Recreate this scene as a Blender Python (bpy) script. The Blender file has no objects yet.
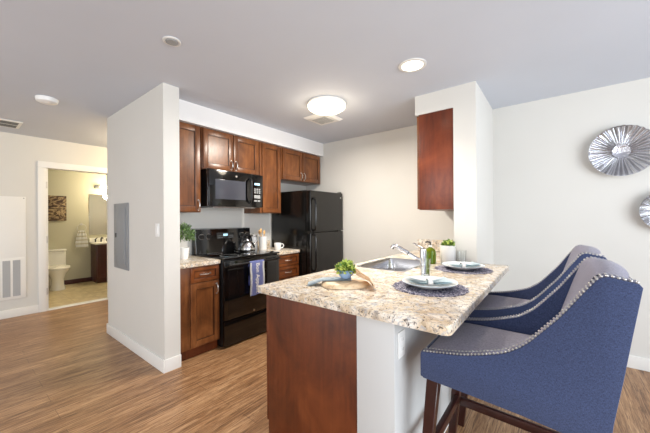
import bpy, bmesh, math, random
from mathutils import Vector, Matrix
random.seed(7)
PI = math.pi
S = bpy.context.scene
C = S.collection

# ------------------------------------------------------------------ camera
cd = bpy.data.cameras.new('camera'); cam = bpy.data.objects.new('camera', cd); C.objects.link(cam)
cd.sensor_fit = 'HORIZONTAL'; cd.sensor_width = 36.0; cd.lens = 36.0 * 295 / 650
cd.shift_y = 1.3 / 650; cd.clip_start = 0.02
YAW = math.radians(38.1); ROLL = math.radians(0.35)
fw = Vector((-math.sin(YAW), math.cos(YAW), 0)); r0 = Vector((math.cos(YAW), math.sin(YAW), 0)); u0 = Vector((0, 0, 1))
rr = r0 * math.cos(ROLL) - u0 * math.sin(ROLL); uu = u0 * math.cos(ROLL) + r0 * math.sin(ROLL)
M = Matrix((rr, uu, -fw)).transposed().to_4x4(); M.translation = (0, 0, 1.32)
cam.matrix_world = M
S.camera = cam

# ------------------------------------------------------------------ light and exposure
S.view_settings.view_transform = 'Standard'; S.view_settings.look = 'None'
S.view_settings.gamma = 1; S.view_settings.use_curve_mapping = False
S.view_settings.exposure = 0.0
W = bpy.data.worlds.new('world'); S.world = W; W.use_nodes = True
W.node_tree.nodes['Background'].inputs[0].default_value = (0.75, 0.86, 1, 1)
W.node_tree.nodes['Background'].inputs[1].default_value = 1.0

def area(name, loc, direction, sx, sy, power, col):
    l = bpy.data.lights.new(name, 'AREA'); l.shape = 'RECTANGLE'; l.size = sx; l.size_y = sy; l.energy = power; l.color = col
    o = bpy.data.objects.new(name, l); C.objects.link(o); o.location = loc
    o.rotation_euler = Vector(direction).to_track_quat('-Z', 'Y').to_euler(); return o
def bulb(name, loc, power, col, r=.05):
    l = bpy.data.lights.new(name, 'POINT'); l.energy = power; l.color = col; l.shadow_soft_size = r
    o = bpy.data.objects.new(name, l); C.objects.link(o); o.location = loc; return o
area('window_light_right', (2.92, 0.4, 1.35), (-1, 0, .18), 4.2, 1.8, 215, (.88, .94, 1))
area('window_light_rear', (-2.4, -3.12, 1.35), (0, 1, .18), 5.2, 1.8, 85, (1, .98, .95))

# ------------------------------------------------------------------ materials
def srgb(r, g, b):
    f = lambda c: (c / 255 / 12.92) if c / 255 <= .04045 else ((c / 255 + .055) / 1.055) ** 2.4
    return (f(r), f(g), f(b), 1)
def mat(name, col, rough=.6, metal=0, **k):
    m = bpy.data.materials.new(name); m.use_nodes = True
    b = m.node_tree.nodes['Principled BSDF']
    b.inputs['Base Color'].default_value = srgb(*col); b.inputs['Roughness'].default_value = rough; b.inputs['Metallic'].default_value = metal
    for n, v in k.items(): b.inputs[n.replace('_', ' ')].default_value = v
    return m
def tree(m):
    nt = m.node_tree; return nt, nt.nodes['Principled BSDF'], nt.nodes.new('ShaderNodeTexCoord')
def noise(nt, tc, scale, sc=(1, 1, 1), detail=4, rough=.55, dist=0, coord='Object', rot=(0, 0, 0)):
    mp = nt.nodes.new('ShaderNodeMapping'); mp.inputs['Scale'].default_value = sc; mp.inputs['Rotation'].default_value = rot
    nt.links.new(tc.outputs[coord], mp.inputs[0])
    n = nt.nodes.new('ShaderNodeTexNoise'); n.inputs['Scale'].default_value = scale; n.inputs['Detail'].default_value = detail
    n.inputs['Roughness'].default_value = rough; n.inputs['Distortion'].default_value = dist
    nt.links.new(mp.outputs[0], n.inputs[0]); return n
def ramp(nt, src, stops, interp='LINEAR'):
    r = nt.nodes.new('ShaderNodeValToRGB'); r.color_ramp.interpolation = interp
    e = r.color_ramp.elements
    while len(e) < len(stops): e.new(.5)
    for i, (p, c) in enumerate(stops): e[i].position = p; e[i].color = c if len(c) == 4 else srgb(*c)
    nt.links.new(src, r.inputs[0]); return r
def mix(nt, a, b, fac, mode='MIX'):
    m = nt.nodes.new('ShaderNodeMix'); m.data_type = 'RGBA'; m.blend_type = mode
    for s, v in ((6, a), (7, b), (0, fac)):
        if hasattr(v, 'links') or hasattr(v, 'is_output'): nt.links.new(v, m.inputs[s])
        else: m.inputs[s].default_value = v
    return m.outputs[2]
def bump(nt, bs, src, strength=.2, dist=.002):
    b = nt.nodes.new('ShaderNodeBump'); b.inputs['Strength'].default_value = strength; b.inputs['Distance'].default_value = dist
    nt.links.new(src, b.inputs['Height']); nt.links.new(b.outputs[0], bs.inputs['Normal'])

def paint(name, col, rough=.75):
    m = mat(name, col, rough); nt, bs, tc = tree(m)
    n = noise(nt, tc, 120, detail=3); bump(nt, bs, n.outputs[0], .06, .001)
    n2 = noise(nt, tc, 1.3, detail=2)
    c = tuple(max(0, x - 4) for x in col)
    r = ramp(nt, n2.outputs[0], [(.3, c), (.7, col)]); nt.links.new(r.outputs[0], bs.inputs['Base Color']); return m
def wood(name, dark, mid, light, axis=2, rough=.3, scale=1.0, blotch=.6):
    m = mat(name, mid, rough); nt, bs, tc = tree(m)
    sc = [14 * scale] * 3; sc[axis] = 1.1 * scale
    n = noise(nt, tc, 2.2, tuple(sc), 6, .6, .6)
    n2 = noise(nt, tc, 4.5, (1, 1, .7), 4, .6, .8)
    r = ramp(nt, n.outputs[0], [(.25, dark), (.5, mid), (.78, light)])
    r2 = ramp(nt, n2.outputs[0], [(.3, dark), (.52, mid), (.75, light)])
    o = mix(nt, r.outputs[0], r2.outputs[0], blotch); nt.links.new(o, bs.inputs['Base Color'])
    bump(nt, bs, n.outputs[0], .04, .001); return m
def fabric(name, a, b, scale=260):
    m = mat(name, a, .95, Sheen_Weight=.2, Sheen_Roughness=.5); nt, bs, tc = tree(m)
    n1 = noise(nt, tc, 1, (scale * 2.2, scale * 2.2, scale * .28), 2); n2 = noise(nt, tc, 1, (scale * .28, scale * .5, scale * 2.2), 2)
    md = nt.nodes.new('ShaderNodeMath'); md.operation = 'ADD'; nt.links.new(n1.outputs[0], md.inputs[0]); nt.links.new(n2.outputs[0], md.inputs[1])
    r = ramp(nt, md.outputs[0], [(.0, a), (1.0, b)])
    md2 = nt.nodes.new('ShaderNodeMath'); md2.operation = 'MULTIPLY_ADD'; nt.links.new(md.outputs[0], md2.inputs[0]); md2.inputs[1].default_value = 1.6; md2.inputs[2].default_value = -1.1
    nt.links.new(md2.outputs[0], r.inputs[0]); nt.links.new(r.outputs[0], bs.inputs['Base Color'])
    bump(nt, bs, md.outputs[0], .25, .001); return m

WALL = paint('wall_paint', (214, 212, 206)); CEIL = paint('ceiling_paint', (204, 209, 219), .85)
TRIM = paint('white_trim', (232, 231, 227), .4); SOFF = paint('soffit_paint', (238, 238, 238)); POST = paint('pony_wall_paint', (208, 209, 208), .5)
BATHWALL = paint('bath_wall_paint', (190, 184, 158))
CHERRY = wood('cherry_wood', (64, 34, 16), (112, 66, 34), (152, 98, 56)); GLAZE = mat('dark_glaze', (44, 20, 10), .4)
CHERRYP = wood('cherry_panel', (60, 24, 7), (100, 46, 18), (130, 68, 32), blotch=.65, rough=.42)
CHERRYH = wood('cherry_wood_cross', (66, 32, 14), (112, 60, 28), (150, 90, 46), axis=1)
CHERRYR = wood('red_cherry_wood', (66, 24, 8), (104, 44, 18), (132, 66, 34))
DARKWOOD = wood('espresso_wood', (34, 14, 12), (52, 22, 18), (70, 32, 24), rough=.3)
VANITY = wood('vanity_wood', (48, 14, 12), (66, 22, 18), (80, 32, 24), rough=.35)
CABIN = mat('cabinet_inside', (60, 32, 20), .6)
TOE = mat('toe_kick_dark', (38, 30, 32), .5)
BLACK = mat('gloss_black', (9, 9, 10), .08, Coat_Weight=.3); BLACKM = mat('satin_black', (16, 16, 17), .35)
FRIDGE = mat('fridge_black', (14, 13, 12), .16)
GLASSTOP = mat('ceramic_glass_black', (8, 8, 9), .04)
DGLASS = mat('oven_window', (14, 13, 14), .05); MGLASS = mat('microwave_window', (66, 68, 76), .12)
STEEL = mat('stainless_steel', (200, 200, 202), .22, 1); NICKEL = mat('brushed_nickel', (205, 203, 200), .3, 1); CHROME = mat('chrome', (225, 226, 230), .08, 1)
GREYMETAL = mat('grey_painted_metal', (140, 143, 146), .45, .3); PLASTIC = mat('white_plastic', (238, 238, 236), .35)
GREYPL = mat('grey_plastic', (150, 152, 152), .5); LOUVER = mat('grille_louver_grey', (170, 171, 172), .6)
PORC = mat('white_porcelain', (240, 236, 224), .12); CERAM = mat('white_ceramic', (238, 238, 236), .2)
MIRROR = mat('mirror_glass', (235, 235, 235), .02, 1)
DENIM = fabric('navy_linen', (26, 36, 66), (74, 88, 126), 520); GREYF = fabric('grey_linen', (150, 148, 168), (212, 208, 222), 420)
LILAC = fabric('arm_band_linen', (120, 122, 148), (176, 176, 196))
CLEAR = mat('clear_glass', (250, 252, 252), .02, Transmission_Weight=1.0, IOR=1.45)
SOAP = mat('green_soap', (128, 146, 14), .06, Transmission_Weight=.55, IOR=1.4)
LEAF = mat('leaf_green', (96, 130, 50), .5); LEAF2 = mat('leaf_yellow_green', (190, 205, 100), .5); LEAF3 = mat('leaf_deep_green', (104, 130, 84), .5)
TOWELW = fabric('white_towel', (226, 224, 214), (246, 245, 240), 120)
TOWELB = fabric('blue_towel', (96, 108, 176), (150, 158, 212), 200)
NAPK = fabric('pale_blue_napkin', (190, 212, 220), (228, 238, 242), 200)
NAPL = fabric('light_blue_linen', (196, 214, 224), (236, 243, 247), 200)
def emis(name, col, e):
    m = mat(name, col, .5); b = m.node_tree.nodes['Principled BSDF']; b.inputs['Emission Color'].default_value = srgb(*col); b.inputs['Emission Strength'].default_value = e; return m
LAMP = emis('lit_frosted_glass', (255, 240, 208), 3.2); LAMPR = emis('lit_lens', (255, 244, 222), 4); LED = emis('display_glow', (170, 215, 235), .45)

# floor planks
FLOOR = mat('plank_floor', (170, 135, 100), .38); nt, bs, tc = tree(FLOOR)
mp = nt.nodes.new('ShaderNodeMapping'); mp.inputs['Rotation'].default_value = (0, 0, PI / 2); nt.links.new(tc.outputs['Object'], mp.inputs[0])
br = nt.nodes.new('ShaderNodeTexBrick'); br.inputs['Scale'].default_value = 1; br.inputs['Brick Width'].default_value = 1.22; br.inputs['Row Height'].default_value = .152
br.inputs['Mortar Size'].default_value = .0012; br.inputs['Mortar Smooth'].default_value = .3; br.offset = .37
br.inputs['Color1'].default_value = (0, 0, 0, 1); br.inputs['Color2'].default_value = (1, 1, 1, 1); br.inputs['Mortar'].default_value = (.5, .5, .5, 1)
nt.links.new(mp.outputs[0], br.inputs[0])
n1 = noise(nt, tc, 1.0, (46, 2.4, 1), 7, .72, 1.6)
n2 = noise(nt, tc, 1.0, (9, .8, 1), 3, .5, .8)
g1 = ramp(nt, n1.outputs[0], [(.34, (88, 58, 36)), (.5, (162, 122, 86)), (.66, (222, 186, 144))])
g2 = ramp(nt, n2.outputs[0], [(.32, (112, 78, 50)), (.52, (166, 127, 90)), (.7, (204, 168, 128))])
o = mix(nt, g1.outputs[0], g2.outputs[0], .35)
n3 = noise(nt, tc, 1.0, (90, 5, 1), 5, .7, 1.0)
g3 = ramp(nt, n3.outputs[0], [(.36, (150, 130, 116)), (.5, (255, 252, 248))])
o = mix(nt, o, g3.outputs[0], .8, 'MULTIPLY')
pl = ramp(nt, br.outputs[0], [(0, (232, 228, 224)), (1, (255, 254, 252))])
o = mix(nt, o, pl.outputs[0], 1.0, 'MULTIPLY')
o = mix(nt, o, srgb(86, 62, 44), br.outputs['Fac']); nt.links.new(o, bs.inputs['Base Color'])
bump(nt, bs, n1.outputs[0], .12, .001)
# bathroom tile
TILE = mat('beige_floor_tile', (205, 190, 150), .35); nt, bs, tc = tree(TILE)
br = nt.nodes.new('ShaderNodeTexBrick'); br.offset = 0; br.inputs['Scale'].default_value = 1; br.inputs['Brick Width'].default_value = .31; br.inputs['Row Height'].default_value = .31
br.inputs['Mortar Size'].default_value = .004; nt.links.new(tc.outputs['Object'], br.inputs[0])
n1 = noise(nt, tc, 9, detail=5); g1 = ramp(nt, n1.outputs[0], [(.3, (176, 156, 118)), (.7, (214, 198, 160))])
o = mix(nt, g1.outputs[0], srgb(170, 152, 118), br.outputs['Fac']); nt.links.new(o, bs.inputs['Base Color'])
# granite-look laminate
STONE = mat('speckled_laminate', (215, 195, 170), .22); nt, bs, tc = tree(STONE)
n1 = noise(nt, tc, 17, detail=6, rough=.7, dist=.6); n2 = noise(nt, tc, 46, detail=5, rough=.75, dist=.8); n3 = noise(nt, tc, 7, detail=3, dist=1.0)
g1 = ramp(nt, n1.outputs[0], [(.34, (176, 164, 150)), (.44, (222, 208, 188)), (.54, (242, 234, 220)), (.66, (252, 248, 242))])
g3 = ramp(nt, n3.outputs[0], [(.4, (255, 255, 255)), (.60, (236, 222, 200))])
o = mix(nt, g1.outputs[0], g3.outputs[0], .8, 'MULTIPLY')
sp = ramp(nt, n2.outputs[0], [(.40, (1, 1, 1, 1)), (.46, (0, 0, 0, 1))]); o = mix(nt, o, srgb(158, 150, 144), sp.outputs[0])
n4 = noise(nt, tc, 60, detail=3, rough=.6, dist=.5); sp2 = ramp(nt, n4.outputs[0], [(.36, (1, 1, 1, 1)), (.40, (0, 0, 0, 1))]); o = mix(nt, o, srgb(72, 60, 56), sp2.outputs[0])
n5 = noise(nt, tc, 30, detail=4, rough=.6, dist=.7); sp3 = ramp(nt, n5.outputs[0], [(.55, (0, 0, 0, 1)), (.62, (.8, .8, .8, 1))]); o = mix(nt, o, srgb(186, 186, 188), sp3.outputs[0])
nt.links.new(o, bs.inputs['Base Color'])
# woven placemat
MAT_ = mat('navy_woven_placemat', (50, 54, 92), .9); nt, bs, tc = tree(MAT_)
n1 = noise(nt, tc, 1, (50, 120, 50), 2, .6, .3, rot=(0, 0, .6)); n2 = noise(nt, tc, 1, (120, 50, 50), 2, .6, .3, rot=(0, 0, .6))
o1 = ramp(nt, n1.outputs[0], [(.46, (30, 32, 66)), (.54, (84, 84, 118)), (.58, (225, 220, 224))])
o2 = ramp(nt, n2.outputs[0], [(.46, (30, 32, 66)), (.54, (70, 72, 110)), (.58, (210, 206, 214))])
o = mix(nt, o1.outputs[0], o2.outputs[0], .5); nt.links.new(o, bs.inputs['Base Color']); bump(nt, bs, n1.outputs[0], .6, .003)
# striped live-edge wood
OLIVE = wood('olive_wood', (140, 92, 58), (232, 204, 164), (248, 234, 208), axis=1, rough=.45, scale=1.3, blotch=.25)
BEECH = wood('pale_beech', (190, 140, 80), (214, 168, 108), (228, 190, 136), rough=.5)
BOWLB = mat('blue_glazed', (110, 142, 186), .25)
nt, bs, tc = tree(BOWLB); n1 = noise(nt, tc, 14, detail=3); g = ramp(nt, n1.outputs[0], [(.35, (82, 116, 168)), (.65, (150, 178, 210))]); nt.links.new(g.outputs[0], bs.inputs['Base Color'])
# chevron ceramic
CHEV = mat('chevron_ceramic', (236, 234, 230), .3); nt, bs, tc = tree(CHEV)
sx = nt.nodes.new('ShaderNodeSeparateXYZ'); nt.links.new(tc.outputs['Object'], sx.inputs[0])
def mth(op, a, b=None, c=None):
    n = nt.nodes.new('ShaderNodeMath'); n.operation = op
    for i, v in enumerate((a, b, c)):
        if v is None: continue
        if hasattr(v, 'is_output'): nt.links.new(v, n.inputs[i])
        else: n.inputs[i].default_value = v
    return n.outputs[0]
ang = mth('ARCTAN2', sx.outputs[1], sx.outputs[0])
zig = mth('PINGPONG', mth('MULTIPLY', ang, 5 / PI * 2), 1.0)
band = mth('FRACT', mth('ADD', mth('MULTIPLY', sx.outputs[2], 48), mth('MULTIPLY', zig, .8)))
g = ramp(nt, band, [(.0, (196, 192, 186)), (.25, (206, 203, 198)), (.36, (242, 240, 236))]); nt.links.new(g.outputs[0], bs.inputs['Base Color'])
# abstract canvas
ART = mat('abstract_brown_canvas', (90, 70, 50), .8); nt, bs, tc = tree(ART)
n1 = noise(nt, tc, 5, (1, 1, 1.6), 4, .6, 2.2); g = ramp(nt, n1.outputs[0], [(.34, (40, 26, 20)), (.47, (84, 60, 42)), (.54, (176, 152, 112)), (.6, (88, 66, 46)), (.72, (48, 32, 24))]); nt.links.new(g.outputs[0], bs.inputs['Base Color'])
# striped towel
STRIPE = mat('striped_hand_towel', (236, 230, 210), .95); nt, bs, tc = tree(STRIPE)
sx = nt.nodes.new('ShaderNodeSeparateXYZ'); nt.links.new(tc.outputs['Object'], sx.inputs[0])
g = ramp(nt, mth('FRACT', mth('MULTIPLY', sx.outputs[2], 13)), [(.0, (222, 214, 190)), (.28, (226, 220, 198)), (.34, (254, 252, 246))]); nt.links.new(g.outputs[0], bs.inputs['Base Color'])
# hammered silver
SILVER = mat('fluted_silver', (228, 228, 232), .16, 1); nt, bs, tc = tree(SILVER)
n1 = noise(nt, tc, 40, detail=3); bump(nt, bs, n1.outputs[0], .35, .004)

# ------------------------------------------------------------------ builders
class MB:
    def __init__(s): s.b = bmesh.new()
    def _add(s, fn):
        n = len(s.b.verts); fn(); s.b.verts.ensure_lookup_table(); return s.b.verts[n:]
    def box(s, x0, x1, y0, y1, z0, z1, bev=0, seg=2):
        t = bmesh.new(); bmesh.ops.create_cube(t, size=1)
        for v in t.verts: v.co = Vector(((x0 + x1) / 2 + v.co.x * (x1 - x0), (y0 + y1) / 2 + v.co.y * (y1 - y0), (z0 + z1) / 2 + v.co.z * (z1 - z0)))
        if bev: bmesh.ops.bevel(t, geom=t.edges[:], offset=bev, segments=seg, profile=.6, affect='EDGES')
        s.merge(t); return s
    def merge(s, t, mtx=None):
        me = bpy.data.meshes.new('t'); t.to_mesh(me); t.free()
        if mtx is not None: me.transform(mtx)
        s.b.from_mesh(me); bpy.data.meshes.remove(me)
    def obox(s, mtx, sx, sy, sz, bev=0):
        t = bmesh.new(); bmesh.ops.create_cube(t, size=1)
        for v in t.verts: v.co = Vector((v.co.x * sx, v.co.y * sy, v.co.z * sz))
        if bev: bmesh.ops.bevel(t, geom=t.edges[:], offset=bev, segments=2, profile=.6, affect='EDGES')
        s.merge(t, mtx); return s
    def cyl(s, c, r, h, axis='z', n=24, r2=None):
        t = bmesh.new(); bmesh.ops.create_cone(t, cap_ends=True, segments=n, radius1=r, radius2=r if r2 is None else r2, depth=h)
        R = {'z': Matrix(), 'x': Matrix.Rotation(PI / 2, 4, 'Y'), 'y': Matrix.Rotation(-PI / 2, 4, 'X')}[axis]
        s.merge(t, Matrix.Translation(c) @ R); return s
    def sph(s, c, r, sz=1, n=12, sy=1, sx=1):
        t = bmesh.new(); bmesh.ops.create_uvsphere(t, u_segments=n, v_segments=max(6, n // 2), radius=r)
        s.merge(t, Matrix.Translation(c) @ Matrix.Diagonal((sx, sy, sz, 1))); return s
    def lathe(s, c, prof, n=32, axis='z', closed=False, sx=1, sy=1):
        vs = []; b = s.b
        R = {'z': Matrix(), 'x': Matrix.Rotation(PI / 2, 4, 'Y'), '-x': Matrix.Rotation(-PI / 2, 4, 'Y'), 'y': Matrix.Rotation(-PI / 2, 4, 'X'), '-y': Matrix.Rotation(PI / 2, 4, 'X')}[axis]
        for r, z in prof:
            if r < 1e-6: vs.append([b.verts.new(Vector(c) + R @ Vector((0, 0, z)))] * n)
            else: vs.append([b.verts.new(Vector(c) + R @ Vector((sx * r * math.cos(2 * PI * i / n), sy * r * math.sin(2 * PI * i / n), z))) for i in range(n)])
        ks = list(range(len(prof) - 1)) + ([-1] if closed else [])
        for k in ks:
            for i in range(n):
                q = [vs[k][i], vs[k][(i + 1) % n], vs[k + 1][(i + 1) % n], vs[k + 1][i]]
                u = []
                for v in q:
                    if v not in u: u.append(v)
                if len(u) > 2:
                    try: b.faces.new(u)
                    except ValueError: pass
        return s
    def tube(s, pts, r, n=10, rs=None, sq=None):
        pts = [Vector(p) for p in pts]; b = s.b; rings = []
        T = (pts[1] - pts[0]).normalized(); N = T.orthogonal().normalized()
        for i, p in enumerate(pts):
            t = ((pts[min(i + 1, len(pts) - 1)] - pts[max(i - 1, 0)])).normalized()
            N = (N - t * N.dot(t)).normalized(); B = t.cross(N)
            ri = rs[i] if rs else r
            rings.append([b.verts.new(p + (N * math.cos(2 * PI * k / n) + B * math.sin(2 * PI * k / n)) * ri) for k in range(n)])
        for a, c in zip(rings, rings[1:]):
            for k in range(n): b.faces.new((a[k], a[(k + 1) % n], c[(k + 1) % n], c[k]))
        b.faces.new(rings[0][::-1]); b.faces.new(rings[-1]); return s
    def prism(s, pts, axis, a0, a1, bev=0, seg=2):
        """polygon pts in the plane across the axis, from a0 to a1"""
        t = bmesh.new()
        def mk(p, a): return {'y': (p[0], a, p[1]), 'x': (a, p[0], p[1]), 'z': (p[0], p[1], a)}[axis]
        A = [t.verts.new(mk(p, a0)) for p in pts]; B = [t.verts.new(mk(p, a1)) for p in pts]
        t.faces.new(A); t.faces.new(B[::-1]); n = len(pts)
        for i in range(n): t.faces.new((A[i], B[i], B[(i + 1) % n], A[(i + 1) % n]))
        bmesh.ops.recalc_face_normals(t, faces=t.faces[:])
        if bev:
            ed = [e for e in t.edges if (e.verts[0] in A) == (e.verts[1] in A)]
            bmesh.ops.bevel(t, geom=ed, offset=bev, segments=seg, profile=.6, affect='EDGES')
        s.merge(t); return s
    def sheet(s, grid, th=0):
        b = s.b; g = [[b.verts.new(p) for p in row] for row in grid]; fs = []
        for i in range(len(g) - 1):
            for j in range(len(g[0]) - 1): fs.append(b.faces.new((g[i][j], g[i][j + 1], g[i + 1][j + 1], g[i + 1][j])))
        if th: bmesh.ops.solidify(b, geom=fs, thickness=th)
        return s
    def build(s, name, m, parent=None, smooth=True, local=False, ang=40, origin=None):
        bmesh.ops.recalc_face_normals(s.b, faces=s.b.faces[:])
        me = bpy.data.meshes.new(name)
        off = Vector(origin) if origin else Vector((0, 0, 0))
        if parent and not local:
            p = parent
            while p: off += p.location; p = p.parent
        if off.length:
            for v in s.b.verts: v.co -= off
        s.b.to_mesh(me); s.b.free()
        for mm in (m if isinstance(m, (list, tuple)) else [m]): me.materials.append(mm)
        o = bpy.data.objects.new(name, me); C.objects.link(o)
        if origin: o.location = origin
        if parent: o.parent = parent
        if smooth:
            for p in me.polygons: p.use_smooth = True
            me.set_sharp_from_angle(angle=math.radians(ang))
        return o
def tag(o, label, cat, group=None, kind=None):
    if label: o['label'] = label
    if cat: o['category'] = cat
    if group: o['group'] = group
    if kind: o['kind'] = kind
    return o
def thing(name, loc, label, cat, group=None, rz=0):
    o = bpy.data.objects.new(name, None); C.objects.link(o); o.location = loc; o.rotation_euler = (0, 0, rz); o.empty_display_size = .1
    return tag(o, label, cat, group)
def struct(name, mb, m, smooth=True, label=None):
    o = mb.build(name, m, smooth=smooth); o['kind'] = 'structure'
    if label: o['label'] = label
    return o
def copy_tree(o, parent=None):
    c = o.copy(); C.objects.link(c)
    if parent: c.parent = parent
    for ch in list(o.children): copy_tree(ch, c)
    return c
def B(*a, **k): return MB().box(*a, **k)

# ------------------------------------------------------------------ room shell
H = 2.49; YB = 3.66; XK = -3.27; XH = -5.8
struct('floor', B(-5.9, 3.0, -3.2, YB + .1, -.1, 0), FLOOR, False)
struct('ceiling', B(-5.95, 3.1, -3.3, YB + .1, H, H + .1), CEIL, False)
struct('wall_back', B(-5.9, 3.1, YB, YB + .12, 0, H), WALL, False)
w = MB().box(XH - .12, XH, -3.3, .86, 0, H).box(XH - .12, XH, 1.64, YB, 0, H).box(XH - .12, XH, .86, 1.64, 2.07, H)
struct('wall_hall', w, WALL, False)
struct('wall_partition', B(-4.1, -2.65, 1.138, 1.275, 0, H), WALL, False)
struct('wall_kitchen_left', B(-4.1, XK, 1.275, YB, 0, H), WALL, False)
# living-room walls with windows (outside the frame)
w = MB().box(3.0, 3.12, -3.3, YB, 0, .4).box(3.0, 3.12, -3.3, YB, 2.3, H).box(3.0, 3.12, -3.3, -1.75, .4, 2.3).box(3.0, 3.12, 2.55, YB, .4, 2.3)
struct('wall_right', w, WALL, False)
w = MB().box(-5.9, 3.1, -3.32, -3.2, 0, .4).box(-5.9, 3.1, -3.32, -3.2, 2.3, H).box(-5.9, -3.95, -3.32, -3.2, .4, 2.3).box(.75, 3.1, -3.32, -3.2, .4, 2.3)
struct('wall_rear', w, WALL, False)
w = MB()
for y0, y1 in ((-1.75, -.3), (-.3, 1.12), (1.12, 2.55)):
    w.box(3.02, 3.08, y0, y0 + .05, .4, 2.3).box(3.02, 3.08, y1 - .05, y1, .4, 2.3).box(3.02, 3.08, y0, y1, .4, .45).box(3.02, 3.08, y0, y1, 2.25, 2.3)
struct('window_1', w, TRIM)
w = MB()
for x0, x1 in ((-3.95, -2.4), (-2.4, -.8), (-.8, .75)):
    w.box(x0, x0 + .05, -3.28, -3.22, .4, 2.3).box(x1 - .05, x1, -3.28, -3.22, .4, 2.3).box(x0, x1, -3.28, -3.22, .4, .45).box(x0, x1, -3.28, -3.22, 2.25, 2.3)
struct('window_2', w, TRIM)
# soffits, wing wall and pony wall
struct('trim_1', B(XK, -2.895, 1.275, YB, 2.29, H), SOFF, False)
YW = 2.80
struct('wall_wing', B(-.725, -.54, YW, YB, 0, H), WALL, False)
struct('trim_2', B(-1.075, -.725, YW, YB, 2.305, H), WALL, False)
struct('wall_pony', B(-.745, -.555, 1.2, YW, 0, .864), POST, False)
# baseboards
def bb(x0, x1, y0, y1, h=.1): return B(x0, x1, y0, y1, 0, h, bev=.004)
struct('baseboard_back', MB().box(-.54, 3.0, YB - .014, YB, 0, .11, bev=.004), TRIM)
struct('baseboard_wing', MB().box(-.54, -.526, YW, YB - .014, 0, .11, bev=.004), TRIM)
struct('baseboard_pony', MB().box(-.555, -.541, 1.2, YW, 0, .1, bev=.004), TRIM)
w = MB().box(-4.114, -2.636, 1.124, 1.138, 0, .11, bev=.004).box(-2.65, -2.636, 1.138, 1.275, 0, .11, bev=.003).box(-4.114, -4.1, 1.138, 3.6, 0, .11, bev=.003)
struct('baseboard_partition', w, TRIM)
struct('baseboard_hall', MB().box(XH, XH + .014, -3.2, .79, 0, .11, bev=.004).box(XH, XH + .014, 1.72, YB, 0, .11, bev=.004), TRIM)
struct('baseboard_kitchen', B(-2.5, -1.45, YB - .012, YB, 0, .1, bev=.003), TRIM)
# bathroom
w = MB().box(-8.2, XH - .12, .3, 2.9, -.1, 0)
struct('floor_bathroom', w, TILE, False)
struct('wall_bathroom_far', B(-7.94, -7.82, .3, 2.9, 0, H), BATHWALL, False)
struct('wall_bathroom_left', B(-7.82, -5.92, .3, .42, 0, H), BATHWALL, False)
struct('wall_bathroom_right', B(-7.82, -5.92, 2.8, 2.92, 0, H), BATHWALL, False)
struct('ceiling_bathroom', B(-7.94, -5.92, .3, 2.92, H, H + .1), CEIL, False)
struct('baseboard_bathroom', B(-7.82, -7.805, .42, 2.8, 0, .09, bev=.003), VANITY)
struct('trim_3', MB().box(XH - .14, XH + .02, .78, .865, 0, 2.066, bev=.004).box(XH - .14, XH + .02, 1.635, 1.72, 0, 2.066, bev=.004).box(XH - .14, XH + .021, .779, 1.721, 2.066, 2.156, bev=.004), TRIM)
struct('trim_8', MB().box(XH - .1, XH - .015, .866, .892, .012, 2.066, bev=.002), TRIM)
struct('trim_4', B(XH - .12, XH + .01, .865, 1.635, 0, .012, bev=.004), TRIM)
d1 = B(-6.70, -5.945, .80, .838, .015, 2.05, bev=.003); d1 = struct('door_1', d1, TRIM)
k = MB().cyl((-6.62, .862, .95), .012, .05, 'y').sph((-6.62, .9, .95), .028).build('door_knob', NICKEL, d1)
for z in (.28, 1.03, 1.82):
    MB().box(XH - .0148, XH - .012, .868, .886, z - .045, z + .045, bev=.001).cyl((XH - .008, .872, z), .006, .1).build('hinge', NICKEL, d1)

# ------------------------------------------------------------------ cabinet helpers
def shaker(parent, name, x, y0, y1, z0, z1, rail=.055, d=1, th=.02, m=None):
    """framed door on plane x, facing d; returns object"""
    m = m or CHERRY; mb = MB(); xa, xb = sorted((x, x + d * th))
    mb.box(xa, xb, y0, y0 + rail, z0, z1, bev=.0025).box(xa, xb, y1 - rail, y1, z0, z1, bev=.0025)
    mb.box(xa, xb, y0 + rail, y1 - rail, z0, z0 + rail, bev=.0025).box(xa, xb, y0 + rail, y1 - rail, z1 - rail, z1, bev=.0025)
    xa, xb = sorted((x, x + d * th * .45)); mb.box(xa, xb, y0 + rail, y1 - rail, z0 + rail, z1 - rail)
    # bead
    o = mb.build(name, m, parent); mb = MB(); xb2 = x + d * th * .8; xa2 = x + d * th * .4; xa2, xb2 = sorted((xa2, xb2)); e = .005
    mb.box(xa2, xb2, y0 + rail, y0 + rail + e, z0 + rail, z1 - rail).box(xa2, xb2, y1 - rail - e, y1 - rail, z0 + rail, z1 - rail)
    mb.box(xa2, xb2, y0 + rail, y1 - rail, z0 + rail, z0 + rail + e).box(xa2, xb2, y0 + rail, y1 - rail, z1 - rail - e, z1 - rail)
    mb.build('glazed_bead', GLAZE, o); return o
def pull(parent, x, y, z, vert=True, d=1, L=.1):
    mb = MB(); pts = []
    for i in range(9):
        t = -1 + i / 4; off = .028 * (1 - abs(t) ** 3.0)
        pts.append((x + d * off, y, z + t * L / 2) if vert else (x + d * off, y + t * L / 2, z))
    mb.tube(pts, .0055, 8)
    for t in (-1, 1): mb.cyl((x, y, z + t * L / 2) if vert else (x, y + t * L / 2, z), .009, .006, 'x', 12)
    o = mb.build('handle', NICKEL, parent); return o
def carcass(t, x0, x1, y0, y1, z0, z1, m=CHERRY):
    return MB().box(x0, x1, y0, y1, z0, z1, bev=.002).build('body', m, t)

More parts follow.
